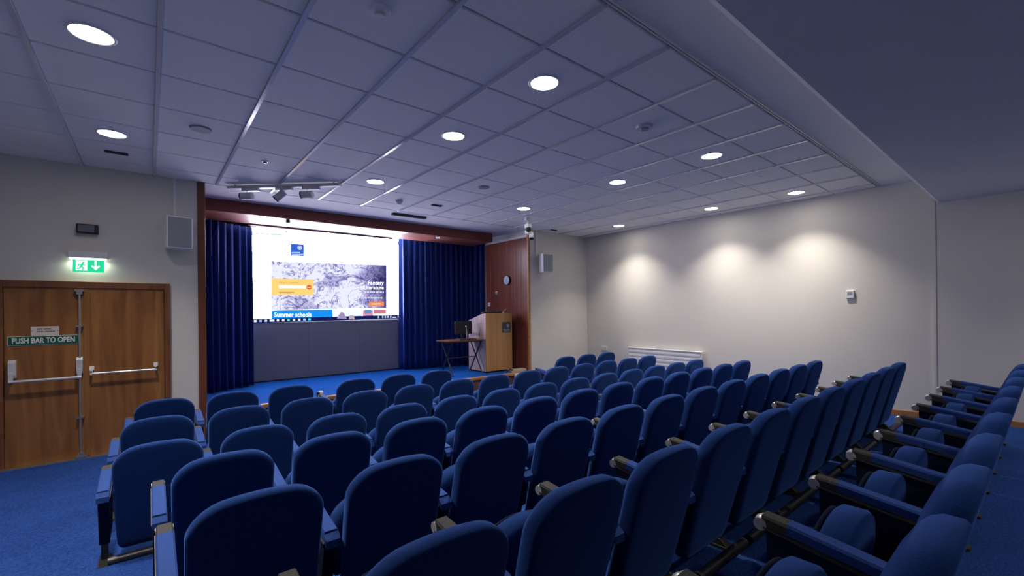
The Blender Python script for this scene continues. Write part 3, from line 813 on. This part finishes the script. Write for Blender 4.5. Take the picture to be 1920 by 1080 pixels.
# ---- lectern, table and monitor
t = thing('lectern', (5.3, 7.15, ZS), 'oak fronted lectern with sloping top standing at the stage right', 'lectern')
x0, x1, ya, yb = 4.985, 5.63, 6.89, 7.48
m = MB(); m.prism([(ya + .012, ZS + .03), (yb, ZS + .03), (yb, 1.325), (ya + .11, 1.46), (ya + .012, 1.465)], 'x', x0, x0 + 0.02); m.build('side_board', 'laminate', t)
m = MB(); m.prism([(ya + .012, ZS + .03), (yb, ZS + .03), (yb, 1.325), (ya + .11, 1.46), (ya + .012, 1.465)], 'x', x1 - 0.02, x1); m.build('side_board', 'laminate', t)
m = MB(); m.box(x0, x1, ya - 0.008, ya + 0.012, ZS + .03, 1.47); m.build('front_board', 'oak', t, bevel=0.003)
m = MB(); m.box(x0 + .02, x1 - .02, yb - .02, yb, ZS + .03, 1.32); m.build('back_board', 'laminate', t)
m = MB(); m.prism([(ya + .012, 1.44), (ya + .11, 1.435), (yb, 1.30), (yb, 1.318), (ya + .11, 1.453), (ya + .012, 1.458)], 'x', x0 + .02, x1 - .02); m.build('top', 'black', t)
m = MB(); m.box(x0 + .03, x1 - .03, ya + .03, yb - .03, ZS, ZS + .03); m.build('plinth', 'black', t)
for k in range(4):
    m = MB(); y_ = 7.40 - .085*k - .03
    for j in range(4): m.box(x0 - .002, x0 + .002, y_ - .028, y_ + .028, 1.035 + .0125*j, 1.042 + .0125*j)
    m.build('vent_grille', 'black', t)
pa, pb = at(941, 604, Y=ya), at(957, 623, Y=ya)
m = MB(); m.box(pa.x, pb.x, ya - .014, ya - .008, pb.z, pa.z); pq = m.build('plaque', 'plaque', t)
m = MB(); cx_ = (pa.x*.32 + pb.x*.68); cz_ = pa.z*.68 + pb.z*.32
m.cyl((cx_, ya - .0145, cz_), (cx_, ya - .016, cz_), .036, n=18); m.cyl((cx_, ya - .0145, cz_ - .05), (cx_, ya - .016, cz_ - .05), .012, n=10)
for k in range(2): m.box(pa.x + .02 + .02*k, pb.x - .02, ya - .0155, ya - .014, pb.z + .022 + .028*(1-k), pb.z + .036 + .028*(1-k))
m.build('plaque_emblem', 'plaque_mark', pq)
m = MB(); m.obox((5.22, 7.02, 1.485), (1,0,0), (0,1,-.25), (0,.25,1), .22, .05, .012); m.box(5.1, 5.3, 7.02, 7.06, 1.45, 1.48)
tag(m.build('lectern_monitor', 'black'), 'thin black screen lying on top of the lectern', 'monitor')
m = MB(); m.tube([(5.46, 6.96, 1.455), (5.46, 6.95, 1.50), (5.50, 6.93, 1.535)], .005, 8); m.ball((5.465, 6.95, 1.478), .02, 10, 6); m.ball((5.505, 6.925, 1.54), .011, 8, 6)
tag(m.build('gooseneck_microphone', 'silver'), 'small bent microphone on the lectern top edge', 'microphone')

t = thing('folding_table', (4.55, 7.1, ZS), 'small folding table with crossed black legs left of the lectern', 'table')
xa, xb_, y0_, y1_, zt_ = 4.16, 4.965, 6.90, 7.34, 0.955
m = MB(); m.box(xa, xb_, y0_, y1_, zt_, zt_ + .022); m.build('table_top', 'frame', t, bevel=0.003)
m = MB(); m.box(xa + .03, xb_ - .03, y0_ + .03, y1_ - .03, zt_ - .02, zt_); m.build('under_frame', 'black_metal', t)
for x_ in (xa + .10, xb_ - .06):
    for dx_, ys_ in ((0.012, (y0_ + .02, y1_ - .02)), (-0.012, (y1_ - .02, y0_ + .02))):
        m = MB(); m.cyl((x_ + dx_, ys_[0], ZS + .008), (x_ + dx_, ys_[1], zt_ - .01), .013, n=8); m.ball((x_ + dx_, ys_[0], ZS + .012), .013, 8, 6)
        m.build('leg', 'black_metal', t)
m = MB(); m.cyl((xa + .1, y0_ + .22, .64), (xb_ - .06, y0_ + .22, .64), .008, n=8); m.build('cross_rod', 'black_metal', t)
t = thing('monitor', (4.72, 7.2, 0.977), 'black monitor standing on the folding table', 'monitor')
m = MB(); m.box(4.50, 4.88, 7.20, 7.235, 1.07, 1.32); m.build('display', 'black', t, bevel=0.006)
m = MB(); m.box(4.66, 4.72, 7.235, 7.265, 1.0, 1.2); m.build('stand', 'black', t)
m = MB(); m.box(4.58, 4.80, 7.14, 7.30, 0.977, 0.99); m.build('base', 'black', t, bevel=0.004)
m = MB(); m.box(4.42, 4.80, 6.93, 7.06, 0.978, 0.995); tag(m.build('keyboard', 'black', bevel=0.003), 'flat black keyboard at the front of the folding table', 'keyboard')
m = MB(); p = at(874, 612, Y=7.09); m.ball((p.x, 7.09, p.z), .016, 10, 6); m.tube([(p.x, 7.09, p.z), (p.x + .02, 7.095, p.z - .10), (p.x + .02, 7.095, 0.978)], .006, 8)
tag(m.build('desk_microphone', 'silver'), 'tiny silver microphone standing in front of the black monitor', 'microphone')

# wall fittings on the stage panelling
def wall_disc(o_name, px, py, r, label, cat):
    p = at(px, py, X=XS1 - .01); t = thing(o_name, (XS1, p.y, p.z), label, cat)
    return t, p
t, p = wall_disc('wall_clock', 952, 525.5, .1, 'round pale wall clock on the dark stage panelling', 'clock')
m = MB(); m.cyl((XS1 - .002, p.y, p.z), (XS1 - .04, p.y, p.z), .098, n=32); m.build('case', 'black', t)
m = MB(); m.cyl((XS1 - .040, p.y, p.z), (XS1 - .043, p.y, p.z), .088, n=32); fc = m.build('dial', 'clock_face', t)
m = MB()
for k in range(12):
    a_ = math.pi*k/6; m.obox((XS1 - .0435, p.y + .075*math.sin(a_), p.z + .075*math.cos(a_)), (1,0,0), (0, math.cos(a_), -math.sin(a_)), (0, math.sin(a_), math.cos(a_)), .001, .003, .008)
m.build('hour_marks', 'ink', fc)
for a_, L_, w_ in ((math.radians(-40), .045, .004), (math.radians(165), .065, .003)):
    m = MB(); m.obox((XS1 - .046, p.y + .5*L_*math.sin(a_), p.z + .5*L_*math.cos(a_)), (1,0,0), (0, math.cos(a_), -math.sin(a_)), (0, math.sin(a_), math.cos(a_)), .001, w_, L_/2); m.build('hand', 'black', fc)
t, p = wall_disc('wall_sensor', 932, 549, .03, 'small round white sensor below the wall clock', 'sensor')
m = MB(); m.cyl((XS1, p.y, p.z), (XS1 - .03, p.y, p.z), .036, .03, n=20); m.build('ring', 'white', t)
m = MB(); m.cyl((XS1 - .03, p.y, p.z), (XS1 - .034, p.y, p.z), .016, n=16); m.build('eye', 'black', t)
t, p = wall_disc('wall_switch', 917, 571, .03, 'small pale switch plate low on the stage panelling', 'switch')
m = MB(); m.box(XS1 - .008, XS1, p.y - .045, p.y + .045, p.z - .04, p.z + .04); m.build('plate', 'white', t, bevel=0.003)
m = MB(); m.box(XS1 - .013, XS1 - .008, p.y - .012, p.y + .012, p.z - .015, p.z + .015); m.build('rocker', 'offwhite', t)

# stage edge bits
t = thing('floor_socket', (1.84, YF + .02, ZS), 'small black and white plug on the stage edge left of centre', 'plug')
p = at(600, 739, Y=YF + 0.02)
m = MB(); m.box(p.x - .035, p.x + .0, YF, YF + .06, ZS + .004, ZS + .075); m.build('plug_body', 'black', t, bevel=0.005)
m = MB(); m.box(p.x - .01, p.x + .045, YF, YF + .06, ZS + .045, ZS + .085); m.build('plug_cap', 'white', t, bevel=0.006)
pa = at(958, 705, Y=YF + .1); pb = at(994, 697, Y=YF + .1)
m = MB(); m.box(pa.x, XS1 - .02, YF + .05, YF + .20, ZS + .004, ZS + .05); tag(m.build('flat_case', 'cream', bevel=0.008), 'flat cream case lying in front of the lectern', 'case')
t = thing('stage_adapter', (5.42, YF - .01, ZS), 'small white connector box below the flat cream case', 'box')
m = MB(); m.box(5.38, 5.52, YF - .075, YF - .032, ZS - .10, ZS - .01); m.build('connector_box', 'white', t, bevel=0.006)
m = MB(); m.tube([(5.37, YF - .02, ZS + .06), (5.30, YF - .0, ZS + .075), (5.27, YF + .06, ZS + .02)], .012, 8); m.build('cable', 'black', t)

# ================================================================== CEILING FITTINGS
def downlight(x, y, label, ZC=ZC, power=LAMP_W):
    t = thing('ceiling_downlight', (x, y, ZC), label, 'ceiling light', 'round ceiling downlights')
    m = MB(); n = 32
    vs = []; fs = []
    prof = [(0.112, ZC), (0.112, ZC - .004), (0.098, ZC - .008), (0.094, ZC - .003)]
    for r_, z_ in prof:
        for i in range(n): a_ = 2*math.pi*i/n; vs.append((x + r_*math.cos(a_), y + r_*math.sin(a_), z_))
    for k in range(len(prof) - 1):
        for i in range(n): fs.append((k*n+(i+1) % n, k*n+i, (k+1)*n+i, (k+1)*n+(i+1) % n))
    m.add(vs, fs, True); m.build('trim_ring', 'white', t)
    m = MB(); m.cyl((x, y, ZC - .0035), (x, y, ZC - .0015), .094, n=n, smooth=False); m.build('diffuser', 'lamp', t)
    ld = bpy.data.lights.new('downlight_lamp', 'AREA'); ld.shape = 'DISK'; ld.size = .18; ld.energy = power; ld.color = LAMP_COL
    ld.spread = math.radians(98)
    lo = bpy.data.objects.new('downlight_lamp', ld); COL.objects.link(lo); lo.parent = t; lo.location = (0, 0, -.006)
cx = lambda i: GX0 + G * (i + .5)
cy = lambda j: GY0 + G * (j + .5)
colname = {1: 'above the doors', 5: 'second column from the doors', 9: 'third column from the doors', 13: 'column nearest the right wall'}
rown = {1: 'nearest the camera', 3: 'in the middle', 6: 'nearest the stage'}
for i in (1, 5, 9, 13):
    for j in (1, 3, 6):
        downlight(cx(i), cy(j), 'round lit downlight, %s, %s' % (colname[i], rown[j]))
for x_, nm in ((2.16, 'left'), (4.56, 'middle'), (6.90, 'right')):
    downlight(x_, -1.05, 'round lit downlight in the lowered rear ceiling, %s of three' % nm, ZL, 5.5)
def disc_fitting(name, i, j, r, mat, label, cat, h=.012, inner=None):
    x, y = cx(i), cy(j)
    t = thing(name, (x, y, ZC), label, cat)
    m = MB(); m.cyl((x, y, ZC), (x, y, ZC - h), r, r*.86, n=28); m.build('rim', mat, t)
    if inner:
        m = MB(); m.cyl((x, y, ZC - h), (x, y, ZC - h - .012), r*.5, r*.4, n=20); m.build('core', inner, t)
    return t
disc_fitting('ceiling_speaker', 2, 5, .085, 'grille', 'round grey ceiling speaker over the left front seats', 'speaker')
disc_fitting('ceiling_speaker', 7, 5, .075, 'grille', 'round grey ceiling speaker near the ceiling middle towards the stage', 'speaker')
disc_fitting('smoke_detector', 3, 1, .06, 'white', 'round white smoke detector at the top of the view', 'detector', .016, 'offwhite')
disc_fitting('smoke_detector', 7, 1, .075, 'offwhite', 'round smoke detector between the second and third light columns', 'detector', .02, 'grille')
disc_fitting('sprinkler_rose', 3, 6, .04, 'white', 'tiny bright white ceiling rose left of the spotlights', 'ceiling rose', .008, 'black')
disc_fitting('ceiling_button', 11, 1, .03, 'white', 'tiny white ceiling button between the two right light columns', 'sensor', .01)
m = MB(); x, y = 2.79, 5.95; m.ball((x, y, ZC - .012), .05, 18, 10, sz=.9); m.cyl((x, y, ZC), (x, y, ZC - .02), .055, n=20)
tag(m.build('dome_sensor', 'offwhite'), 'small dome sensor on the ceiling near the pelmet', 'sensor')
def slot(xc, yc, lx, ly, label, z=ZC, th=.014):
    t = thing('ceiling_slot', (xc, yc, z), label, 'vent')
    m = MB(); m.box(xc - lx/2, xc + lx/2, yc - ly/2, yc + ly/2, z - th, z); m.build('slot_frame', 'void', t, bevel=0.003)
    m = MB()
    for k in range(3): m.box(xc - lx/2 + .01, xc + lx/2 - .01, yc - ly/2 + ly*(k+.8)/4.6, yc - ly/2 + ly*(k+1.1)/4.6, z - th - .002, z - th + .001)
    m.build('slot_blades', 'void', t)
slot(-.235, 5.833, .175, .05, 'short black slot in the ceiling near the doors')
slot(3.36, 5.87, .16, .06, 'short black slot beside the dome sensor')
slot(3.35, 6.76, .60, .075, 'long black slot vent in front of the pelmet', th=.03)
slot(6.25, 6.30, .16, .05, 'short dark slot near the right front corner')

# ---- spotlight track
A = Vector((0.78, 6.50, ZC - .035)); B = Vector((1.83, 5.53, ZC - .035)); d = (B - A).normalized(); nrm = Vector((-d.y, d.x, 0))
t = thing('spotlight_track', (A + B) / 2, 'white ceiling track carrying three spotlights in front of the stage', 'track')
m = MB(); m.obox((A + B) / 2, d, nrm, (0,0,1), (B - A).length/2, .035, .018); m.build('track_rail', 'offwhite', t, bevel=0.004)
for f in (.06, .94):
    m = MB(); q = A.lerp(B, f); m.cyl(q, q + Vector((0, 0, .04)), .012, n=10); m.build('hanger', 'offwhite', t)
def spot(f, dirv, label):
    q = A.lerp(B, f) - Vector((0, 0, .018))
    t = thing('spotlight', q, label, 'spotlight', 'spotlights on the ceiling track')
    m = MB(); m.obox(q - Vector((0, 0, .016)), d, nrm, (0,0,1), .105, .024, .016); m.build('gear_box', 'white', t, bevel=0.003)
    j = q - Vector((0, 0, .07)) - d * .05
    m = MB(); m.cyl(q - d*.05 - Vector((0, 0, .03)), j + Vector((0,0,.03)), .012, n=10); m.build('stem', 'offwhite', t)
    dv = Vector(dirv).normalized(); c = j - Vector((0, 0, .02))
    m = MB(); m.cyl(c - dv*.065, c + dv*.065, .043, n=20); m.build('lamp_head', 'offwhite', t)
    m = MB(); m.cyl(c + dv*.065, c + dv*.08, .044, .044, n=20); m.build('lamp_mouth', 'black', t)
spot(.20, (-.75, .65, -.02), 'leftmost spotlight on the ceiling track, level')
spot(.50, (-.55, .35, -.55), 'middle spotlight on the ceiling track, tilted downwards')
spot(.74, (-.75, .65, -.05), 'rightmost spotlight on the ceiling track, level')

# ---- camera on a drop bracket near the right of the stage
X0, Y0 = 4.96, 5.62
t = thing('ceiling_camera', (X0, Y0, ZC), 'white drop bracket with black dome camera beside the stage panelling', 'camera')
m = MB(); m.cyl((X0 - .02, Y0, ZC), (X0 - .02, Y0, ZC - .018), .05, n=20); m.tube([(X0 - .02, Y0, ZC - .015), (X0 - .005, Y0, ZC - .07), (X0, Y0, ZC - .18)], .02, 12)
m.build('drop_bracket', 'white', t)
m = MB(); m.obox((X0 - .015, Y0, ZC - .065), (1,0,0), (0,1,0), (0,0,1), .035, .03, .028); m.build('junction_box', 'offwhite', t, bevel=0.008)
m = MB(); m.obox((X0 + .012, Y0, ZC - .175), (1,0,0), (0,1,0), (0,0,1), .05, .045, .035); m.build('camera_yoke', 'white', t, bevel=0.014)
m = MB(); m.ball((X0 - .005, Y0 - .025, ZC - .235), .046, 18, 12); m.build('camera_head', 'black', t)
m = MB(); m.obox((X0 + .02, Y0 + .01, ZC - .27), (1,0,0), (0,1,0), (0,0,1), .045, .04, .04); m.build('lower_yoke', 'white', t, bevel=0.016)
m = MB(); m.cyl((X0 + .085, Y0 - .0, ZC - .29), (X0 + .05, Y0 - .04, ZC - .385), .04, n=18); m.build('lower_spot', 'white', t)
m = MB(); m.cyl((X0 + .05, Y0 - .04, ZC - .385), (X0 + .047, Y0 - .043, ZC - .393), .036, n=18); m.build('lower_lens', 'black', t)

# ================================================================== RIGHT WALL
t = thing('radiator', (XR - .05, 4.65, .12), 'long white panel radiator low on the right wall', 'radiator')
m = MB(); m.box(XR - .07, XR - .03, 3.90, 5.42, .16, .745); m.build('radiator_panel', 'white', t, bevel=0.006)
m = MB(); m.box(XR - .085, XR - .02, 3.89, 5.43, .745, .762); m.build('top_grille', 'white', t, bevel=0.004)
for k in range(7):
    m = MB(); z_ = .22 + .075*k; m.box(XR - .082, XR - .07, 3.92, 5.40, z_, z_ + .04); m.build('rib', 'white', t, bevel=0.004)
m = MB(); m.cyl((XR - .05, 3.86, .0), (XR - .05, 3.86, .2), .012, n=10); m.cyl((XR - .05, 3.86, .2), (XR - .05, 3.91, .2), .012, n=10); m.build('pipe', 'white', t)
m = MB(); m.box(XR - .03, XR, 4.1, 4.16, .3, .6); m.box(XR - .03, XR, 5.15, 5.21, .3, .6); m.build('wall_hanger', 'white', t)
p = at(1595, 552, X=XR)
t = thing('thermostat', (XR, p.y, p.z - .055), 'small white thermostat box on the right wall', 'thermostat')
m = MB(); m.box(XR - .03, XR, p.y - .045, p.y + .045, p.z - .055, p.z + .055); m.build('thermostat_cover', 'white', t, bevel=0.006)
m = MB(); m.box(XR - .033, XR - .03, p.y - .03, p.y + .03, p.z - .005, p.z + .035); m.build('display', 'grille', t)
p = at(1134, 653, X=XR)
t = thing('wall_socket', (XR, p.y, p.z - .04), 'small white wall socket near the right front corner', 'socket')
m = MB(); m.box(XR - .012, XR, p.y - .075, p.y + .075, p.z - .043, p.z + .043); m.build('socket_plate', 'white', t, bevel=0.003)
for s in (-.035, .035):
    m = MB(); m.box(XR - .015, XR - .011, p.y + s - .012, p.y + s + .012, p.z - .015, p.z + .01); m.build('socket_face', 'offwhite', t)
